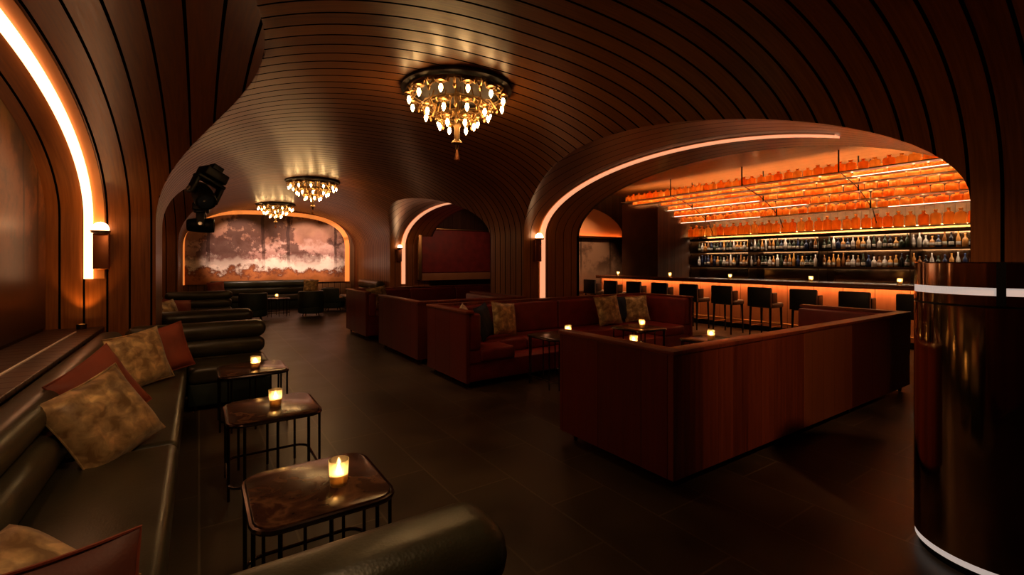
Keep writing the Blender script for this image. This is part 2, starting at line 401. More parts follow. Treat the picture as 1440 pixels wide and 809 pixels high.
# spandrels on the bar side of the arches
sp = bmesh.new()
for a, b in BAYS:
    c, h = (a+b)/2, (b-a)/2
    path = [(c-h*(1-cl), z) for z, cl in LEV] + [(c+h*(1-cl), z) for z, cl in LEV[-2::-1]]
    prism(sp, [(a, 0)] and [(a, 3.62)] + [p for p in path if p[1] >= ZS-.001] + [(b, 3.62)], 5.80, 5.86, axis='X')
for a, b in ((-.4, .95), (6.5, 7.6), (13.2, 13.5)): bx(sp, 5.80, 5.86, a, b, 0, 3.62)
obj('wall_spandrel', sp, M['darkwoody'], kind='structure', smooth=False)
# bar room
br = bmesh.new()
bx(br, 6.65, 12.75, 10.6, 10.72, 0, 3.62); obj('wall_bar_far', br, M['darkwood'], kind='structure', smooth=False)
obj('wall_bar_side', box(12.62, 12.75, -.4, 10.6, 0, 3.62), M['darkwoody'], kind='structure', smooth=False)
obj('wall_bar_near', box(5.86, 12.75, -.5, -.4, 0, 3.62), M['darkwood'], kind='structure', smooth=False)
obj('wall_divider', box(6.55, 6.65, 7.6, 10.6, 0, 3.62), M['darkwoody'], kind='structure', smooth=False)
obj('wall_behind_pier', box(5.86, 6.65, 7.5, 7.6, 0, 3.62), M['darkwood'], kind='structure', smooth=False)
obj('ceiling_bar', box(5.8, 12.75, -.5, 13.5, 3.62, 3.72), M['barceil'], kind='structure', smooth=False)
obj('wall_alcove_far', box(5.4, 9.2, 13.3, 13.45, 0, 3.62), M['darkwood'], kind='structure', smooth=False)
obj('wall_alcove_side', box(9.1, 9.2, 10.72, 13.3, 0, 3.62), M['darkwoody'], kind='structure', smooth=False)
# rounded wood pier closing the back bar
pr = [(10.72, 0), (12.3, 0), (12.3, 2.25)] + [(12.3-1.45*(1-math.cos(t)), 2.25+.97*math.sin(t)) for t in [PI/2*i/14 for i in range(1, 15)]] + [(10.72, 3.24)]
pb = bmesh.new(); prism(pb, pr, 8.62, 9.95, axis='Y'); obj('wall_pier_bar', pb, M['darkwood'], kind='structure')

def arch_path(bay, inset=0, z_lo=0.0, n=24, both=True, zlo2=None, tmax=None):
    a, b = BAYS[bay]; c, h = (a+b)/2, (b-a)/2-inset
    f = [(c+h*math.cos(t), ZS+(RISE-inset)*math.sin(t)) for t in [PI*i/(2*n) for i in range(2*n+1)]]
    if tmax is not None: return [(c+h, z_lo)] + [(c+h*math.cos(t), ZS+(RISE-inset)*math.sin(t)) for t in [tmax*i/40 for i in range(41)]]
    return [(c+h, z_lo)] + f + [(c-h, z_lo if zlo2 is None else zlo2)]
# painted panels closing the left niches
for k, lab in ((0, 'amber brown painted tree mural in the arched niche over the near green banquette'), (1, 'painted mural in the second arched niche on the left wall')):
    b = bmesh.new(); prism(b, arch_path(k, .004, .84), -1.34, -1.28, axis='X'); tag(obj('niche_mural', b, M['mural_left']), lab, 'mural')
    obj('wall_niche_base', box(-1.34, -1.30, BAYS[k][0], BAYS[k][1], 0, .84), M['plaster'], kind='structure', smooth=False)
# far mural and its arched glowing frame
def mural_arch(x0, x1, zlo, zs, ztop, n=20):
    c, h = (x0+x1)/2, (x1-x0)/2
    return [(c+h, zlo)] + [(c+h*(abs(math.cos(t))**.62)*(1 if math.cos(t) >= 0 else -1), zs+(ztop-zs)*math.sin(t)**.85) for t in [PI*i/(2*n) for i in range(2*n+1)]] + [(c-h, zlo)]
b = bmesh.new(); prism(b, mural_arch(-.36, 4.28, .80, 2.0, 3.02), YE-.05, YE, axis='Y'); tag(obj('end_wall_mural', b, M['mural_far']), 'large pink and brown landscape mural on the far end wall', 'mural')
fr = bmesh.new(); o_, i_ = mural_arch(-.40, 4.42, .80, 2.0, 3.13), mural_arch(-.36, 4.27, .80, 2.0, 3.01)
for q in range(len(o_)-1):
    t = bmesh.new(); vs = []
    for (x, z), y in ((o_[q], 0), (o_[q+1], 0), (i_[q+1], 0), (i_[q], 0)): vs.append((x, z))
    prism(fr, vs, YE-.075, YE, axis='Y'); t.free()
bmesh.ops.remove_doubles(fr, verts=fr.verts, dist=.0005)
tag(obj('mural_light_frame', fr, M['ledorange']), 'orange glowing arched frame around the far end mural', 'light strip')

# ------------------------------------------------------------------ light strips in the arches
def ribbon(path, x0, x1, th=.018):
    bm = bmesh.new(); n = len(path); rows = []
    for i, (y, z) in enumerate(path):
        a = path[max(0, i-1)]; b = path[min(n-1, i+1)]
        dy, dz = b[0]-a[0], b[1]-a[1]; l = math.hypot(dy, dz) or 1
        ny, nz = -dz/l, dy/l
        rows.append([bm.verts.new((x, y+ny*s, z+nz*s)) for x, s in ((x0, .001), (x1, .001), (x1, th), (x0, th))])
    for r, s in zip(rows, rows[1:]):
        for q in range(4): bm.faces.new((r[q], r[(q+1) % 4], s[(q+1) % 4], s[q]))
    bm.faces.new(rows[0][::-1]); bm.faces.new(rows[-1]); bmesh.ops.recalc_face_normals(bm, faces=bm.faces); return bm
def strip(bay, x0, x1, zlo, mat, label, rim, th=.035, tmax=None):
    t = thing('arch_light_strip', label, 'light strip', (0, 0, 0))
    obj('diffuser', ribbon(arch_path(bay, .004, zlo, tmax=tmax), x0, x1, th), mat, t)
    obj('rim', ribbon(arch_path(bay, .003, zlo, tmax=tmax), rim[0], rim[1], .008), M['glowband'], t)  # flat band added to carry the strip's orange glow in its colour
    return t
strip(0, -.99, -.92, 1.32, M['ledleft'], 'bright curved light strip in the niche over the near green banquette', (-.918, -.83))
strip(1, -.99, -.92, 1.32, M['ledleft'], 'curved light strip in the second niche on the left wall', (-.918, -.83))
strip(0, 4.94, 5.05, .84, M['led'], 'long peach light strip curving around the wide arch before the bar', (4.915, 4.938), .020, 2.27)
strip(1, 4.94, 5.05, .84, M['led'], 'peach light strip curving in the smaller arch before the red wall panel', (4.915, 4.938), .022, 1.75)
# wall sconces on the far jambs
def sconce(loc, label):
    t = thing('sconce_lamp', label, 'wall sconce', loc)
    obj('bracket', box(-.065, .065, -.075, 0, -.42, -.045, bev=.008), M['copper'], t)
    b = bmesh.new(); lathe(b, [(0, -.05), (.075, -.045), (.085, -.02), (.07, -.012), (0, -.012)], 20, (0, -.09, 0)); obj('cup', b, M['steel'], t)
    b = bmesh.new(); lathe(b, [(0, .072), (.03, .066), (.055, .046), (.070, .015), (.072, -.012), (0, -.012)], 20, (0, -.09, 0)); obj('globe', b, M['globe'], t)
    return t
sc0 = sconce((-.85, 6.495, 1.84), 'copper sconce with white globe beside the niche light strip over the green banquette')
dup(sc0, (4.86, 6.495, 1.92), 'small sconce with glowing globe on the pier before the bar')
dup(sc0, (4.86, 13.195, 1.92), 'small sconce with glowing globe beside the red wall panel')
# ledge behind the banquettes + uplight
for k, yy in enumerate(BAYS):
    obj('trim_%d' % (k+1), box(-1.28, -.83, yy[0]+.01, yy[1]-.01, .78, .815, bev=.006), M['darkwoody'], kind='structure')
b = bmesh.new(); bx(b, -1.0, -.985, 2.2, 6.1, .8155, .823); tag(obj('ledge_inlay', b, M['inlay']), 'thin metal inlay with painted reflection along the ledge behind the near green banquette', 'trim')
t = thing('uplight', 'small uplight glowing at the foot of the niche jamb', 'uplight', (-.99, 6.36, .815))
b = bmesh.new(); lathe(b, [(0, 0), (.04, 0), (.042, .05), (.03, .05), (.03, .03), (0, .03)], 16); obj('housing', b, M['bronze'], t)
b = bmesh.new(); lathe(b, [(.028, .031), (.028, .036), (0, .036)], 16); obj('lens', b, M['lit_uplight'], t)

# ------------------------------------------------------------------ left banquettes and divider sofas (dark green)
def roll(x0, x1, y0, y1, z0, z1, bev=.08, seg=5): return box(x0, x1, y0, y1, z0, z1, bev=bev, seg=seg)
def banquette(y0, y1, seam, label):
    t = thing('banquette', label, 'banquette', (-.4, (y0+y1)/2, 0)); yc = (y0+y1)/2; a, b_, s = y0-yc, y1-yc, seam-yc
    obj('base', box(-.36, .26, a, b_, .0, .29, bev=.01), M['greenv'], t)
    for p, q in ((a, s-.003), (s+.003, b_)): obj('seat_cushion', roll(-.24, .30, p, q, .285, .455, bev=.045), M['green'], t)
    obj('back_roll', roll(-.40, -.17, a, b_, .44, .645, bev=.085), M['green'], t)
    obj('back_roll', roll(-.43, -.22, a, b_, .64, .815, bev=.08), M['green'], t)
    return t
banquette(1.36, 6.03, 3.34, 'long dark green leather wall banquette under the near niche with gold cushions')
banquette(7.9, 12.1, 9.8, 'dark green wall banquette under the second niche on the left')
def divider(loc, facing, label):
    t = thing('divider_sofa', label, 'sofa', loc, 0 if facing > 0 else PI); s = facing
    # local: back at y 0..0.24, seat in front
    sx = sorted((-.105*s, .63*s))
    obj('base', box(sx[0], sx[1], .02, .70, .05, .28, bev=.02), M['greenv'], t)
    obj('seat_cushion', roll(sx[0], sx[1], .22, .74, .275, .455, bev=.06), M['green'], t)
    full = (-.62*1, .62) 
    obj('back_base', box(-.62, .62, .03, .22, .05, .28, bev=.02), M['greenv'], t)
    obj('back_roll', roll(-.63, .63, .0, .235, .27, .465, bev=.085), M['green'], t)
    obj('back_roll', roll(-.63, .63, .0, .235, .455, .645, bev=.085), M['green'], t)
    obj('back_roll', roll(-.64, .64, -.01, .24, .635, .825, bev=.09), M['green'], t)
    for x in (sx[0]+.06, sx[1]-.06):
        for y in (.08, .64):
            b = bmesh.new(); lathe(b, [(0, 0), (.018, 0), (.025, .055), (0, .055)], 10, (x, y, 0)); obj('foot', b, M['bronze'], t)
    return t
divider((.05, 1.0, 0), 1, 'dark green rolled sofa at the bottom edge, seen from behind its back')
divider((.01, 6.30, 0), -1, 'dark green rolled-back sofa facing the camera behind the third marble table')
divider((.01, 7.62, 0), 1, 'dark green rolled sofa turned away just behind the near pier')
divider((.01, 12.85, 0), -1, 'dark green rolled-back sofa facing the camera in the second bay')

# ------------------------------------------------------------------ cushions
def pillow_bm(w, h, t, n=14, seed=0):
    rnd = random.Random(seed); bm = bmesh.new(); ph = [rnd.uniform(0, 6) for _ in range(4)]
    grid = {}
    for sgn in (1, -1):
        for i in range(n+1):
            for j in range(n+1):
                u, v = -1+2*i/n, -1+2*j/n
                e = (1-u**4)*(1-v**4)
                edge = i in (0, n) or j in (0, n)
                if edge and sgn < 0: grid[(sgn, i, j)] = grid[(1, i, j)]; continue
                px = u*w/2*(1-.07*(1-v*v)); py = v*h/2*(1-.07*(1-u*u))
                z = sgn*(t/2*max(0, e)**.55*(1+.10*math.sin(3*u+ph[0])*math.cos(2.5*v+ph[1])) + .004*math.sin(9*u+5*v+ph[2])*e)
                grid[(sgn, i, j)] = bm.verts.new((px, py, z + .012*math.sin(2.2*u+ph[3])*v))
    for sgn in (1, -1):
        for i in range(n):
            for j in range(n):
                vs = [grid[(sgn, i, j)], grid[(sgn, i+1, j)], grid[(sgn, i+1, j+1)], grid[(sgn, i, j+1)]]
                bm.faces.new(vs if sgn > 0 else vs[::-1])
    return bm
def cushion(name, center, normal, spin, size, mat, label, group=None, th=.15, seed=1, piping=None):
    nz = Vector(normal).normalized(); up = Vector((0, 0, 1)); xx = up.cross(nz).normalized(); yy = nz.cross(xx)
    R = Matrix((xx, yy, nz)).transposed().to_4x4() @ Matrix.Rotation(math.radians(spin), 4, 'Z')
    t = thing(name, label, 'cushion', center, group=group, rot=R.to_euler())
    obj('cover', pillow_bm(size, size, th, seed=seed), mat, t)
    pts = []
    n = 10
    for k in range(4*n):
        s, f = divmod(k, n); f = -1+2*f/n
        u, v = [(f, -1), (1, f), (-f, 1), (-1, -f)][s]
        pts.append((u*size/2*(1-.07*(1-v*v)), v*size/2*(1-.07*(1-u*u)), 0))
    b = bmesh.new(); tube(b, pts, .005, 6, closed=True); obj('piping', b, piping or mat, t)
    return t
G1 = 'cushions on the near green banquette'
cushion('cushion', (-.425, 3.33, .645), (.62, -.62, .42), 17, .47, M['gold'], 'large gold brocade cushion leaning tilted on the green banquette', G1, .16, 3)
cushion('cushion', (-.475, 3.66, .715), (.72, -.56, .35), 22, .45, M['rust'], 'rust red cushion tucked behind the large tilted gold one', G1, .13, 4)
cushion('cushion', (-.415, 5.03, .675), (.66, -.68, .30), 6, .47, M['gold'], 'gold brocade cushion at the far end of the green banquette', G1, .15, 5)
cushion('cushion', (-.27, 5.40, .675), (.50, -.82, .22), 10, .44, M['rust'], 'rust cushion half hidden behind the far gold one on the green banquette', G1, .13, 6)
cushion('cushion', (-.42, 1.86, .535), (.40, -.25, .85), 8, .44, M['gold'], 'gold cushion cut by the frame in the bottom left corner', G1, .15, 7)
cushion('cushion', (-.335, 1.50, .575), (.25, -.90, .28), -2, .44, M['oxv'], 'dark rust cushion with red piping at the bottom edge of the picture', G1, .13, 8, piping=M['rust'])
G2 = 'cushions on the second green banquette'
cushion('cushion', (-.40, 8.55, .68), (.75, -.55, .3), 5, .48, M['gold'], 'gold cushion on the second green banquette beyond the pier', G2, .15, 9)
cushion('cushion', (-.28, 8.95, .68), (.6, -.75, .2), -6, .46, M['rust'], 'rust cushion behind the gold one on the second green banquette', G2, .13, 10)

# ------------------------------------------------------------------ tables
def make_table(label, loc, w=.56, d=.58, h=.50, rz=0):
    t = thing('marble_table', label, 'table', loc, rz)
    b = bmesh.new(); prism(b, rrect(-w/2+.014, w/2-.014, -d/2+.014, d/2-.014, .085, 3), h-.03, h, bev=.003); obj('tabletop', b, M['marble'], t)
    b = bmesh.new(); tube(b, [(x, y, h-.017) for x, y in rrect(-w/2+.008, w/2-.008, -d/2+.008, d/2-.008, .09, 4)], .013, 8, closed=True); obj('rim', b, M['gun'], t)
    b = bmesh.new(); tube(b, [(x, y, .10) for x, y in rrect(-w/2+.012, w/2-.012, -d/2+.012, d/2-.012, .085, 4)], .009, 8, closed=True); obj('lower_rail', b, M['gun'], t)
    c = .095
    for sx in (-1, 1):
        for sy in (-1, 1):
            for (x, y) in ((sx*(w/2-.012), sy*(d/2-c)), (sx*(w/2-c), sy*(d/2-.012))):
                b = bmesh.new(); tube(b, [(x, y, 0), (x, y, h-.028)], .0085, 8); obj('leg', b, M['gun'], t)
    for x, y in ((0, d/2-.012), (0, -d/2+.012)):
        b = bmesh.new(); tube(b, [(x, y, 0), (x, y, h-.028)], .0085, 8); obj('leg', b, M['gun'], t)
    return t
tb = make_table('nearest brown marble table beside the green banquette', (.44, 2.23, 0))
dup(tb, (.42, 3.60, 0), 'middle of the three brown marble tables beside the green banquette')
dup(tb, (.42, 5.02, 0), 'farthest of the three brown marble tables beside the green banquette')
dup(tb, (.40, 10.1, 0), 'brown marble table before the second green banquette')
dup(tb, (1.80, 14.3, 0), 'small table among the green armchairs before the far mural')
th_ = make_table('brown marble table inside the front red booth on its near left', (3.84, 3.38, 0), .58, .58, .60)
dup(th_, (4.96, 3.20, 0), 'brown marble table inside the front red booth towards the bar')
dup(th_, (3.66, 4.46, 0), 'brown marble table at the open corner of the second red booth')
dup(th_, (5.02, 4.36, 0), 'brown marble table before the gold cushions of the second red booth')

# ------------------------------------------------------------------ candles
def make_candle(label, loc):
    t = thing('votive_candle', label, 'candle', loc, group='votive candles on tables and bar'); t.scale = (1.15, 1.15, 1.15)
    b = bmesh.new(); lathe(b, [(0, .0), (.030, .0), (.033, .01), (.0385, .098), (.0365, .098), (.031, .014), (0, .012)], 20); obj('glass', b, M['glass'], t)
    b = bmesh.new(); lathe(b, [(0, .013), (.0295, .014), (.0315, .046), (.024, .044), (0, .040)], 16); obj('wax', b, M['wax'], t)
    b = bmesh.new(); lathe(b, [(0, .042), (.006, .046), (.0095, .055), (.007, .068), (.003, .078), (0, .084)], 10); obj('flame', b, M['flame'], t)
    return t
can = make_candle('lit votive candle on the nearest brown marble table', (.52, 2.17, .50))
for loc, lab in (((.44, 3.60, .50), 'lit votive candle on the middle of the three marble tables'),
                 ((.44, 4.98, .50), 'lit votive candle on the farthest of the three marble tables'),
                 ((.38, 10.1, .50), 'lit votive candle on the table in the second green bay'),
                 ((1.77, 14.25, .50), 'lit votive candle on the table before the far mural'),
                 ((3.80, 4.42, .60), 'lit votive candle just past the left arm of the front booth'),
                 ((5.0, 4.28, .60), 'lit votive candle before the gold cushions in the second red booth'),
                 ((3.86, 3.42, .60), 'lit votive candle showing over the corner rim of the front booth'),
                 ((4.92, 3.20, .60), 'lit votive candle in the front booth nearest the bar stools')):
    dup(can, loc, lab)
for k, (y, lab) in enumerate(((2.98, 'nearest'), (4.40, 'second nearest'), (6.10, 'middle'), (7.75, 'second farthest'), (9.55, 'farthest'))):
    dup(can, (10.12, y, 1.10), 'lit votive candle standing on the bar, %s of its row' % lab, group='votive candles along the bar')

# ------------------------------------------------------------------ red booths
def booth(loc, Lx, D, rz, label, mats, seams, H=.92, cap='mahog'):
    """U-shaped sofa; local: back along y=0, open side at y=D, x from 0 to Lx"""
    t = thing('red_booth', label, 'booth sofa', loc, rz)
    e = [0]+seams+[Lx]
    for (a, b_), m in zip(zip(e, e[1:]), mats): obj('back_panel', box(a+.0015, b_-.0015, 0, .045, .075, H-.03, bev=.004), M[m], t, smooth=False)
    for x0 in (0, Lx-.045): obj('side_panel', box(x0, x0+.045, .046, D, .075, H-.03, bev=.004), M['mahogs'], t, smooth=False)
    poly = [(-.01, -.01), (Lx+.01, -.01), (Lx+.01, D+.01), (Lx-.10, D+.01), (Lx-.10, .10), (.10, .10), (.10, D+.01), (-.01, D+.01)]
    b = bmesh.new(); prism(b, poly, H-.03, H, bev=.006); obj('top_cap', b, M[cap], t)
    obj('base', box(.05, Lx-.05, .05, D-.03, .075, .30, bev=.012), M['red'], t)
    n = max(2, round((Lx-.4)/1.0)); w = (Lx-.42)/n
    for k in range(n):
        x = .21+k*w
        obj('back_cushion', box(x+.003, x+w-.003, .048, .21, .44, H-.035, bev=.035), M['red'], t)
        obj('seat_cushion', box(x+.003, x+w-.003, .20, .72, .295, .455, bev=.04), M['red'], t)
    for s in (0, 1):
        x0, x1 = (.047, .21) if not s else (Lx-.21, Lx-.047)
        obj('arm_cushion', box(x0, x1, .048, D-.01, .44, H-.035, bev=.035), M['red'], t)
        xx0, xx1 = (.20, .70) if not s else (Lx-.70, Lx-.20)
        obj('arm_seat', box(xx0, xx1, .725, D-.0, .295, .455, bev=.04), M['red'], t)
        obj('arm_base', box(.05 if not s else Lx-.2, .2 if not s else Lx-.05, .06, D-.02, .30, .445), M['red'], t)
    for x in (.09, Lx*.33, Lx*.66, Lx-.09):
        for y in (.07, D-.1):
            b = bmesh.new(); lathe(b, [(0, 0), (.016, 0), (.026, .08), (0, .08)], 10, (x, y, 0)); obj('leg', b, M['bronze'], t)
    return t
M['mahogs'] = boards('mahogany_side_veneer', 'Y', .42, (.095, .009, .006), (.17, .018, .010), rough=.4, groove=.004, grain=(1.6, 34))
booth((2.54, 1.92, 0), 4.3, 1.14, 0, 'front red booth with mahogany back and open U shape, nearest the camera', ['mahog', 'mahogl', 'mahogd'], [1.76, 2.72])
booth((6.86, 5.92, 0), 4.28, 1.12, PI, 'second red leather booth facing the camera with navy and gold cushions', ['mahog', 'mahog', 'mahogd'], [1.6, 2.9])
booth((2.62, 6.36, 0), 1.92, 1.75, 0, 'third red booth turned away, close against the wooden pier', ['mahogd', 'mahog'], [.9])
booth((6.5, 10.3, 0), 3.88, 1.42, PI, 'farthest red booth, reaching into the arch with the red wall panel', ['mahog', 'mahog', 'mahogd'], [1.6, 2.9])
G3 = 'cushions in the second red booth'
cushion('cushion', (2.93, 5.46, .70), (.80, -.52, .25), 4, .46, M['gold'], 'gold cushion peeking over the left arm of the second red booth', G3, .14, 11)
cushion('cushion', (3.17, 5.40, .70), (.62, -.75, .25), 6, .45, M['navy'], 'navy cushion by the left arm of the second red booth', G3, .12, 12)
cushion('cushion', (3.56, 5.50, .70), (.25, -.93, .25), -8, .46, M['gold'], 'gold brocade cushion right of the left navy one in the second booth', G3, .14, 13)
cushion('cushion', (5.60, 5.50, .70), (-.10, -.96, .28), 3, .48, M['gold'], 'wide gold cushion against the second booth back, before the bar stools', G3, .14, 14)
cushion('cushion', (5.95, 5.60, .69), (.05, -.96, .14), -3, .44, M['navy'], 'navy cushion between two gold ones at the back of the second booth', G3, .12, 15)
cushion('cushion', (6.27, 5.50, .69), (-.45, -.86, .24), 4, .44, M['gold'], 'narrow gold cushion right of the navy one at the booth back', G3, .14, 16)
cushion('cushion', (3.2, 9.96, .72), (.2, -.94, .25), 8, .48, M['gold'], 'small gold cushion showing over the far red booths', None, .14, 17)

# ------------------------------------------------------------------ far end seating before the mural
t = thing('end_bench', 'long black-green bench below the far mural', 'bench', (1.75, 16.5, 0))
obj('base', box(-1.5, 1.5, -.22, .3, 0, .28, bev=.01), M['greenv'], t)
obj('seat_cushion', roll(-1.5, 1.5, -.3, .22, .27, .45, bev=.05), M['green'], t)
obj('back_roll', roll(-1.5, 1.5, .2, .4, .44, .68, bev=.08), M['green'], t)
obj('back_roll', roll(-1.5, 1.5, .2, .4, .67, .90, bev=.08), M['green'], t)
def armchair(loc, rz, label):
    t = thing('tub_armchair', label, 'armchair', loc, rz, 'green armchairs before the far mural')
    b = bmesh.new(); lathe(b, [(0, .10), (.30, .10), (.33, .13), (.33, .27), (0, .27)], 20); obj('base', b, M['greenv'], t)
    b = bmesh.new(); lathe(b, [(0, .272), (.27, .272), (.305, .30), (.30, .40), (.26, .425), (0, .43)], 20); obj('seat_cushion', b, M['green'], t)
    b = bmesh.new(); pts = [(.33*math.cos(a), .33*math.sin(a)) for a in [math.radians(-20+220*i/16) for i in range(17)]]
    inn = [(.24*x/.33, .24*y/.33) for x, y in pts]
    prism(b, pts+inn[::-1], .27, .70, bev=.03); obj('backrest', b, M['greenv'], t)
    for a in range(4):
        b = bmesh.new(); th = PI/4+a*PI/2; tube(b, [(.22*math.cos(th), .22*math.sin(th), .11), (.26*math.cos(th), .26*math.sin(th), 0)], [.018, .012], 8); obj('leg', b, M['bronze'], t)
    return t
ac = armchair((1.15, 13.6, 0), PI, 'low green tub armchair left of the far candle table')
dup(ac, (2.55, 13.7, 0), 'low green tub armchair right of the far candle table', rz=PI)
dup(ac, (3.40, 14.9, 0), 'low green tub armchair farthest right, by the mural corner', rz=PI*.5)
cushion('cushion', (.42, 16.42, .68), (.1, -.95, .3), 4, .44, M['rust'], 'orange cushion on the left end of the bench below the mural', 'cushions below the far mural', .13, 18)
cushion('cushion', (3.05, 16.40, .69), (-.1, -.95, .3), -4, .46, M['gold'], 'gold cushion on the right end of the bench below the mural', 'cushions below the far mural', .13, 19)
t = thing('low_sofa', 'low dark green sofa against the far right wall beside the second arch', 'sofa', (4.22, 14.6, 0), PI/2)
obj('base', box(-1.0, 1.0, -.3, .4, .0, .28, bev=.02), M['greenv'], t); obj('seat_cushion', roll(-1.0, 1.0, -.28, .48, .275, .45, bev=.06), M['green'], t)
obj('back_roll', roll(-1.0, 1.0, -.34, -.12, .44, .68, bev=.08), M['green'], t); obj('back_roll', roll(-1.0, 1.0, -.35, -.12, .67, .92, bev=.08), M['green'], t)
# red upholstered panel in the second arch
t = thing('upholstered_panel', 'large dark red upholstered wall panel seen through the smaller arch', 'wall panel', (0, 0, 0))
obj('panel', box(5.52, 8.6, 13.06, 13.16, 1.16, 2.47, bev=.03), M['redp'], t)
obj('edge', box(5.40, 5.51, 13.02, 13.16, .95, 2.5, bev=.006), M['brass'], t)
obj('top_edge', box(5.515, 8.6, 13.03, 13.16, 2.475, 2.51, bev=.006), M['brass'], t)
obj('lower_rail', box(5.515, 8.6, 13.04, 13.16, .93, 1.15, bev=.006), M['barfront'], t)

# ------------------------------------------------------------------ bar
t = thing('bar_counter', 'long wooden bar counter with glowing front and walnut top', 'bar counter', (9.85, 6.0, 0))
b = bmesh.new(); bx(b, 0, .68, -4.3, 4.2, 1.055, 1.10, bev=.012); bx(b, .004, .028, -4.295, 4.195, 1.012, 1.06, bev=.006); obj('counter_top', b, M['walnut'], t)
obj('front_panel', box(.20, .26, -4.25, 4.15, .12, 1.05), M['barfront'], t, smooth=False)
obj('end_panel', box(.20, .64, 4.1501, 4.19, 0, 1.05), M['darkwood'], t, smooth=False)
obj('plinth', box(.27, .33, -4.25, 4.14, 0, .14), M['black'], t, smooth=False)
obj('front_light', box(.06, .11, -4.2, 4.1, 1.036, 1.053), M['ledbar'], t, smooth=False)
b = bmesh.new(); tube(b, [(.06, -4.2, .22), (.06, 4.1, .22)], .02, 10); obj('foot_rail', b, M['brass'], t)
for y in (-4, -2.4, -.8, .8, 2.4, 4):
    b = bmesh.new(); tube(b, [(.06, y, .22), (.20, y, .22)], .011, 8); obj('rail_bracket', b, M['brass'], t)
obj('rear_shelf', box(.27, .66, -4.2, 4.1, .80, .84), M['steel'], t, smooth=False)
def make_stool(label, loc):
    t = thing('bar_stool', label, 'bar stool', loc, 0, 'bar stools along the bar front')
    obj('seat', box(-.20, .24, -.225, .225, .60, .70, bev=.03), M['blackl'], t)
    b = bmesh.new(); prism(b, [(-.225, .62), (-.225, .98), (-.21, 1.0), (.21, 1.0), (.225, .98), (.225, .62)], -.27, -.20, bev=.012, axis='X')
    bx(b, -.21, -.02, -.235, -.195, .70, .90, bev=.015); bx(b, -.21, -.02, .195, .235, .70, .90, bev=.015)
    obj('backrest', b, M['blackl'], t)
    for x, y in ((-.21, -.19), (-.21, .19), (.20, -.19), (.20, .19)):
        b = bmesh.new(); tube(b, [(x*.97, y, .61), (x*1.08, y*1.05, 0)], [.024, .015], 8); obj('leg', b, M['black'], t)
    for y in (-.19, .19):
        b = bmesh.new(); tube(b, [(-.21, y, .24), (.205, y, .24)], .009, 6); obj('stretcher', b, M['brass'], t)
    b = bmesh.new(); tube(b, [(.205, -.19, .30), (.205, .19, .30)], .011, 6); obj('footrest', b, M['brass'], t)
    return t
st = make_stool('black leather bar stool nearest the camera, cut by the mirrored column', (9.28, 2.48, 0))
SL = ['second', 'third', 'fourth', 'fifth', 'sixth', 'seventh', 'eighth', 'ninth']
for k in range(1, 10):
    lab = 'black leather bar stool, %s from the mirrored column' % SL[k-1] if k < 9 else 'black leather bar stool at the far end of the bar'
    dup(st, (9.28, 2.48+.79*k, 0), lab)

# back bar
t = thing('back_bar', 'dark back bar cabinet with two shelves of liquor bottles', 'back bar', (12.6, 5.3, 0))
obj('cabinet', box(-.58, 0, -3.6, 3.28, 0, .93), M['darkwoody'], t, smooth=False)
obj('worktop', box(-.62, 0, -3.6, 3.28, .93, .97, bev=.006), M['steel'], t)
obj('back_panel', box(-.05, 0, -3.6, 3.28, .975, 2.24), M['tealmirror'], t, smooth=False)
for z in (1.35, 1.76):
    s_ = obj('shelf', box(-.46, -.051, -3.6, 3.28, z, z+.03, bev=.004), M['bronze'], t)
    obj('shelf_light', box(-.42, -.39, -3.6, 3.28, z-.012, z-.0005), M['ledshelf'], t, smooth=False); obj('shelf_lip', box(-.47, -.461, -3.6, 3.28, z-.02, z+.03), M['bronze'], t, smooth=False)
obj('shelf_light', box(-.42, -.39, -3.6, 3.28, 2.10, 2.1195), M['ledshelf'], t, smooth=False)
obj('valance', box(-.46, -.051, -3.6, 3.28, 2.12, 2.16), M['bronze'], t, smooth=False)
obj('shelf_lip', box(-.475, -.461, -3.6, 3.28, 2.085, 2.16), M['bronze'], t, smooth=False)
for y in (-3.58, -1.9, -.2, 1.5, 3.24): obj('upright', box(-.45, -.055, y, y+.02, .98, 2.11), M['bronze'], t, smooth=False)
def bottle_bm(kind):
    b = bmesh.new()
    if kind == 0: pr = [(0, 0), (.036, 0), (.038, .006), (.038, .17), (.03, .20), (.014, .225), (.013, .275), (.015, .28), (.015, .30), (0, .30)]
    elif kind == 1: pr = [(0, 0), (.045, 0), (.047, .008), (.046, .13), (.035, .165), (.014, .185), (.014, .235), (.017, .24), (.017, .265), (0, .265)]
    else: pr = [(0, 0), (.033, 0), (.035, .006), (.035, .15), (.026, .20), (.013, .25), (.012, .30), (.014, .305), (.014, .325), (0, .325)]
    return lathe(b, pr, 12)
protos = []
for k in range(3):
    for nm, mm in LIQ: protos.append((nm, k, mm, None))
mesh_of = {}
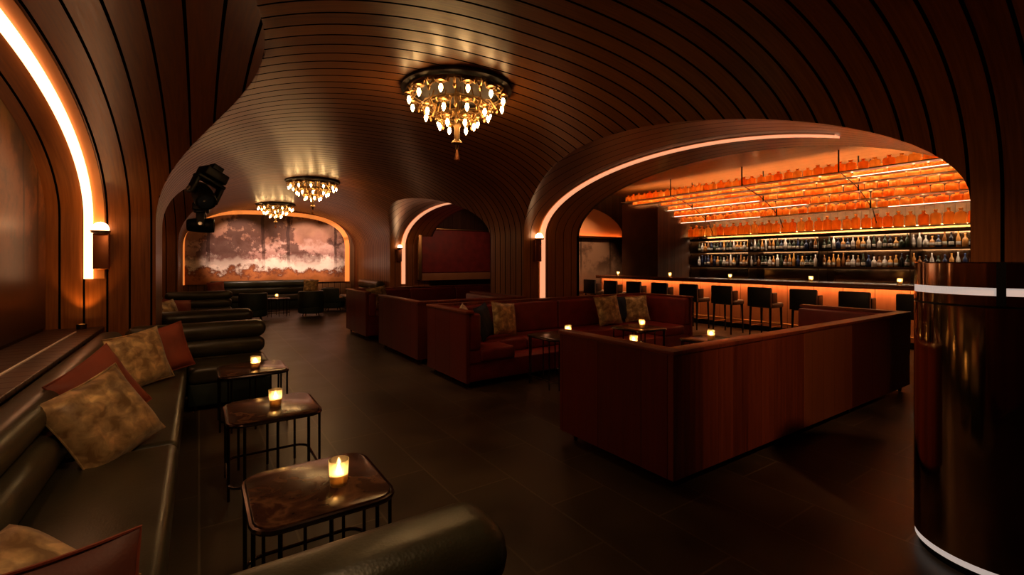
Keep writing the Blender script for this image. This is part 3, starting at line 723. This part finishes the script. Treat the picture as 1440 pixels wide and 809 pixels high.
for z, shelf in ((1.38, 'lower'), (1.79, 'upper')):
    for i in range(66):
        y = 2.02+i*.0975+random.uniform(-.004, .004); nm, mm = random.choice(LIQ); k = random.randrange(3)
        if (nm, k) not in mesh_of:
            me = bpy.data.meshes.new('liquor_bottle'); bb = bottle_bm(k); bb.to_mesh(me); bb.free(); me.materials.append(mm)
            for p in me.polygons: p.use_smooth = True
            lm = bpy.data.meshes.new('label'); bb = bmesh.new(); r = (.0388, .0474, .0358)[k]; lathe(bb, [(r, .04), (r+.0006, .041), (r+.0006, .109), (r, .11)], 12); bb.to_mesh(lm); bb.free(); lm.materials.append(M['label_paper'])
            for p in lm.polygons: p.use_smooth = True
            mesh_of[(nm, k)] = (me, lm)
        me, lm = mesh_of[(nm, k)]
        o = bpy.data.objects.new('liquor_bottle', me); C.objects.link(o); o.location = (12.27, y, z); s = random.uniform(.85, 1.02); o.scale = (1.0, 1.0, s)
        tag(o, '%s liquor bottle, %s along the %s back bar shelf from the near end' % (nm, ordw(i), shelf), 'bottle', 'liquor bottles on the %s back bar shelf' % shelf)
        if nm not in ('white',) and random.random() < .75:
            lo = bpy.data.objects.new('label', lm); C.objects.link(lo); lo.parent = o

# hanging amber rack
ROWS = [(10.2, 3.21), (10.5, 3.135), (10.8, 3.056), (11.1, 2.94), (11.4, 2.79), (11.7, 2.62), (12.0, 2.22)]
RN = ['topmost', 'second', 'third', 'fourth', 'fifth', 'sixth', 'lowest']
t = thing('hanging_bottle_rack', 'tiered hanging rack of glowing shelves above the bar', 'bottle rack', (0, 0, 0))
for k, (x, z) in enumerate(ROWS):
    obj('shelf', box(x-.105, x+.135, 1.9, 8.58 if k > 1 else 9.42, z-.018, z, bev=.003), M['steel'], t)
    for ya, yb in {1: [(1.92, 3.8)], 3: [(5.9, 8.5)], 4: [(5.0, 8.5)], 5: [(1.92, 3.6), (6.2, 8.5)]}.get(k, []): obj('glint_strip', box(x-.108, x-.1055, ya, yb, z-.012, z-.002), M['edge_glint'], t, smooth=False)  # reflection lines on the shelf fronts, built as glowing strips
    obj('shelf_light', box(x+.090, x+.125, 1.92, 8.56 if k > 1 else 9.4, z+.0005, z+.014), M['ledrack'], t, smooth=False)
for y in (2.0, 3.9, 5.8, 7.7):
    for x, z in (ROWS[0], ROWS[3], ROWS[5]):
        b = bmesh.new(); tube(b, [(x-.12, y, z-.02), (x-.12, y, 3.62)], .014, 8); obj('hanger', b, M['black'], t)
    b = bmesh.new(); tube(b, [(x_+.0, y, z_-.026) for x_, z_ in ROWS], .008, 6); obj('bearer', b, M['black'], t)
abm = bmesh.new(); lathe(abm, [(0, 0), (.082, 0), (.087, .008), (.087, .11), (.074, .135), (.028, .146), (.022, .165), (.032, .168), (.032, .185), (0, .187)], 14)
ame = bpy.data.meshes.new('amber_bottle'); abm.to_mesh(ame); abm.free(); ame.materials.append(M['amber'])
for p in ame.polygons: p.use_smooth = True
for k, (x, z) in enumerate(ROWS):
    for i in range(35 if k > 1 else 39):
        o = bpy.data.objects.new('amber_bottle', ame); C.objects.link(o)
        o.location = (x-.01, 2.03+i*.189+random.uniform(-.012, .012), z); sc = random.uniform(.93, 1.08); o.scale = (sc, sc, random.uniform(.95, 1.1)*(1.62 if k == 6 else 1.0))
        tag(o, 'amber backlit bottle, %s from the near end of the %s hanging shelf' % (ordw(i), RN[k]), 'bottle', 'amber bottles on the %s hanging shelf' % RN[k])
# mural and cove light at the far end of the bar
tag(obj('bar_wall_mural', box(7.2, 11.6, 10.55, 10.6, .6, 2.2), M['mural_bar'], smooth=False), 'brown painted mural on the wall past the far end of the bar', 'mural')
t = thing('cove_light', 'orange cove light above the mural at the far end of the bar', 'cove light', (9.4, 10.55, 2.215))
b = bmesh.new(); prism(b, [(2.0*math.cos(a), .0205+.95*math.sin(a)) for a in [PI*i/24 for i in range(25)]], -.02, 0, axis='Y'); obj('added_reflector', b, plain('warm_glow_panel', (.45, .20, .075), .6), t)  # arched panel added so the cove's orange glow shows on the dark wall
obj('trough', box(-2.0, 2.0, -.16, 0, 0, .02), M['copper'], t, smooth=False); obj('fascia', box(-2.0, 2.0, -.175, -.161, 0, .06), M['copper'], t, smooth=False)
obj('tube', box(-1.9, 1.9, -.11, -.07, .0205, .045), M['ledcove'], t, smooth=False)

# ------------------------------------------------------------------ mirrored column
t = thing('mirrored_column', 'waist-high round bronze mirror column with two white light rings at right edge', 'column', (3.345, .585, 0))
R_ = .325
def ring(r0, r1, z0, z1, n=64):
    b = bmesh.new(); lathe(b, [(r0, z0), (r1, z0), (r1, z1), (r0, z1), (r0, z0)], n); return b
b = bmesh.new(); lathe(b, [(0, .0), (R_-.02, 0), (R_-.02, .04), (0, .04)], 64); obj('plinth', b, M['black'], t)
obj('light_ring', ring(R_-.03, R_-.004, .0405, .072), M['ledring'], t)
b = bmesh.new(); lathe(b, [(0, .0725), (R_, .0725), (R_, 1.285), (0, 1.285)], 64); obj('drum', b, M['mirror'], t)
obj('seam_band', ring(R_-.02, R_-.004, 1.2855, 1.295), M['black'], t)
b = bmesh.new(); lathe(b, [(0, 1.2955), (R_, 1.2955), (R_, 1.342), (0, 1.342)], 64); obj('drum', b, M['mirror'], t)
obj('light_ring', ring(R_-.03, R_-.003, 1.3425, 1.378), M['ledring'], t)
b = bmesh.new(); lathe(b, [(0, 1.3785), (R_, 1.3785), (R_, 1.492), (R_-.006, 1.498), (0, 1.498)], 64); obj('cap', b, M['mirror'], t)
b = bmesh.new(); a0, a1 = math.radians(188.5), math.radians(194); k_ = 6
po = [((R_+.003)*math.cos(a0+(a1-a0)*i/k_), (R_+.003)*math.sin(a0+(a1-a0)*i/k_)) for i in range(k_+1)]
prism(b, po+[(x*.985, y*.985) for x, y in po[::-1]], 1.296, 1.497); obj('seam', b, M['black'], t)

# ------------------------------------------------------------------ chandeliers
def make_chandelier(label, loc):
    t = thing('chandelier', label, 'chandelier', loc, group='tiered brass chandeliers on the vault')
    b = bmesh.new(); lathe(b, [(0, 0), (.51, 0), (.535, -.008), (.535, -.03), (.51, -.038), (0, -.038)], 48); obj('ceiling_plate', b, M['darkbronze'], t)
    b = bmesh.new(); lathe(b, [(0, -.039), (.03, -.039), (.02, -.10), (.014, -.14), (.014, -.30), (.03, -.33), (.033, -.38), (.026, -.40), (.026, -.50), (.055, -.53), (.058, -.54), (.02, -.555), (.012, -.60), (0, -.60)], 16); obj('stem', b, M['darkbrass'], t)
    b = bmesh.new(); lathe(b, [(0, -.601), (.010, -.602), (.016, -.64), (.028, -.70), (.018, -.71), (0, -.715)], 12); obj('finial', b, M['copper'], t)
    for r, z, n in ((.46, -.07, 12), (.31, -.185, 9), (.165, -.285, 6)):
        b = bmesh.new(); tube(b, [(r*math.cos(2*PI*i/40), r*math.sin(2*PI*i/40), z) for i in range(40)], .011, 8, closed=True)
        lathe(b, [(r-.022, z+.004), (r+.022, z+.004), (r+.028, z+.016), (r-.028, z+.016), (r-.022, z+.004)], 40)
        obj('tier_ring', b, M['darkbrass'], t)
        for i in range(3):
            a = 2*PI*i/3+.3; b = bmesh.new(); tube(b, [(r*math.cos(a), r*math.sin(a), z), (r*.9*math.cos(a), r*.9*math.sin(a), -.037)], .006, 6); obj('rod', b, M['darkbrass'], t)
        for i in range(n):
            a = 2*PI*i/n; ca, sa = math.cos(a), math.sin(a); b = bmesh.new()
            tube(b, [(q*ca, q*sa, zz) for q, zz in ((r*.72, -.04), (r*.82, z+.03), (r-.02, z-.045), (r+.02, z-.05), (r+.045, z-.015), (r+.025, z+.012), (r+.005, z-.005))], [.006, .008, .010, .011, .010, .008, .005], 6)
            lathe(b, [(0, z-.05), (.010, z-.055), (.016, z-.075), (.006, z-.10), (0, z-.102)], 8, (r*ca, r*sa, 0))
            obj('scroll', b, M['brass'], t)
        for i in range(n):
            a = 2*PI*(i+.5)/n; x, y = r*math.cos(a), r*math.sin(a)
            b = bmesh.new(); lathe(b, [(0, z-.008), (.012, z-.008), (.014, z-.03), (.045, z-.028), (.048, z-.022), (.05, z-.034), (.016, z-.042), (.016, z-.06), (0, z-.06)], 10, (x, y, 0))
            # scrolled leaves curling out of each holder
            for sgn in (-1, 1):
                tx, ty = -math.sin(a)*sgn, math.cos(a)*sgn
                tube(b, [(x, y, z-.025), (x+tx*.028, y+ty*.028, z+.012), (x+tx*.058, y+ty*.058, z+.016), (x+tx*.074, y+ty*.074, z-.012), (x+tx*.062, y+ty*.062, z-.042), (x+tx*.044, y+ty*.044, z-.034), (x+tx*.05, y+ty*.05, z-.016)], [.008, .011, .012, .011, .009, .007, .004], 6)
            obj('lamp_holder', b, M['brass'], t)
            b = bmesh.new(); lathe(b, [(0, z-.061), (.011, z-.062), (.018, z-.082), (.019, z-.094), (.012, z-.114), (.004, z-.13), (0, z-.131)], 10, (x, y, 0)); obj('bulb', b, M['bulb'], t)
    return t
ch = make_chandelier('large tiered brass chandelier nearest the camera on the vault', (2.09, 4.08, 3.192))
dup(ch, (1.98, 10.45, 3.192), 'second tiered brass chandelier, halfway down the vault')
dup(ch, (1.86, 15.2, 3.192), 'farthest tiered brass chandelier, before the far mural')

# ------------------------------------------------------------------ stage lights on the left pier
def stage_light(loc, rz, tilt, label, sc=1.0, lean=0):
    t = thing('stage_light', label, 'stage light', loc, rz, 'black moving head lights on the left pier'); t.scale = (sc, sc, sc); t.rotation_euler = (0, lean, rz)
    obj('base', box(-.13, .13, -.10, .10, .16, .27, bev=.015), M['black'], t)
    obj('mount_arm', box(-.06, .06, -.05, .05, .2701, .34, bev=.008), M['black'], t)
    b = bmesh.new(); bx(b, -.16, -.115, -.05, .05, -.08, .12, bev=.012); bx(b, .115, .16, -.05, .05, -.08, .12, bev=.012); bx(b, -.16, .16, -.06, .06, .115, .158, bev=.012); obj('yoke', b, M['black'], t)
    R = Matrix.Rotation(tilt, 4, 'X')
    b = bmesh.new(); lathe(b, [(0, -.17), (.07, -.17), (.09, -.15), (.105, -.02), (.108, .10), (.10, .16), (.085, .165), (.085, .15), (0, .15)], 24, (0, 0, -.04), M4=R); h = obj('head', b, M['black'], t)
    b = bmesh.new(); lathe(b, [(0, .1505), (.082, .1505), (.06, .158), (0, .163)], 24, (0, 0, -.04), M4=R); obj('lens', b, M['lens'], h)
    for k in (-1, 1):
        b = bmesh.new(); lathe(b, [(0, 0), (.028, 0), (.024, .012), (0, .014)], 12, (.16*k, 0, -.04), M4=Matrix.Rotation(PI/2*k, 4, 'Y')); obj('knob', b, M['steel'], t)
    return t
stage_light((.05, 6.2, 2.27), .5, 2.2, 'upper black moving head stage light hung beside the left pier', 1.0, .42)
stage_light((.02, 6.9, 1.98), 1.5, 1.57, 'lower black moving head stage light beyond the upper one', .85, .1)

# ------------------------------------------------------------------ unseen spots without fixtures, added to brighten things; one belongs to the uplight
def spot(loc, target, power, col, size=60, blend=.6, r=.05):
    l = bpy.data.lights.new('spot', 'SPOT'); l.energy = power; l.color = col; l.spot_size = math.radians(size); l.spot_blend = blend; l.shadow_soft_size = r
    o = bpy.data.objects.new('unseen_spot', l); C.objects.link(o); o.location = loc
    o.rotation_euler = (Vector(target)-Vector(loc)).to_track_quat('-Z', 'Y').to_euler(); return o
W = (1, .60, .32)
for x in (.15, 1.1, 2.05, 3.0, 3.85): spot((x, 14.9, 2.9), (x, 17, 1.85), 270, (1, .68, .50), 52, .5)
spot((-.55, 3.2, 2.72), (-1.3, 4.6, 1.7), 38, (1, .5, .2), 100)
spot((-.99, 6.37, .90), (-.97, 6.5, 1.5), 9, (1, .40, .09), 75, r=.02)        # the uplight by the niche jamb
spot((.5, .9, 2.85), (.35, 1.12, .8), 30, (1, .60, .26), 40)
spot((.55, 1.7, 2.9), (-.05, 2.6, .4), 45, (1, .60, .30), 85)                    # over the banquette tables
spot((.3, 4.6, 2.9), (-.2, 5.0, .5), 22, (1, .62, .34), 70)
spot((2.5, -.3, 3.08), (4.3, 1.92, .5), 115, (1, .50, .24), 55, .9)                   # on the back of the front booth
spot((4.6, 3.6, 2.95), (4.6, 5.6, .6), 70, W, 80)                                # over the booth pair
spot((1.6, 6.0, 3.1), (2.9, 5.9, .4), 45, (1, .5, .28), 60)
spot((6.4, 10.4, 3.0), (6.3, 13.1, 1.6), 45, (1, .5, .3), 80)                   # on the red panel
spot((4.6, 9.2, 2.9), (4.6, 10.0, .6), 60, W, 90)
spot((9.2, 8.6, 3.4), (9.5, 10.6, 1.2), 260, (1, .6, .35), 70)                    # on the mural past the bar
spot((6.6, 4.5, 3.5), (7.6, 4.0, 0), 60, (1, .45, .2), 100)

# ------------------------------------------------------------------ world, camera, colour
w = bpy.data.worlds.new('World'); S.world = w; w.use_nodes = True
w.node_tree.nodes['Background'].inputs[0].default_value = (0, 0, 0, 1)
cam = bpy.data.cameras.new('Camera'); co = bpy.data.objects.new('Camera', cam); C.objects.link(co)
cam.sensor_fit = 'HORIZONTAL'; cam.sensor_width = 36; cam.lens = 36*656/1440
cam.shift_y = -(404.5-368)/1440
cam.clip_start = .02
co.location = (0, 0, 1.5); co.rotation_euler = (PI/2, 0, -math.atan2(440, 656))
S.camera = co
S.view_settings.view_transform = 'Standard'; S.view_settings.look = 'None'; S.view_settings.gamma = 1; S.view_settings.exposure = 0
S.view_settings.use_curve_mapping = False
S.cycles.use_denoising = True
S.cycles.max_bounces = 8; S.cycles.diffuse_bounces = 4; S.cycles.glossy_bounces = 4; S.cycles.transparent_max_bounces = 12
S.cycles.sample_clamp_indirect = 4; S.cycles.use_light_tree = True
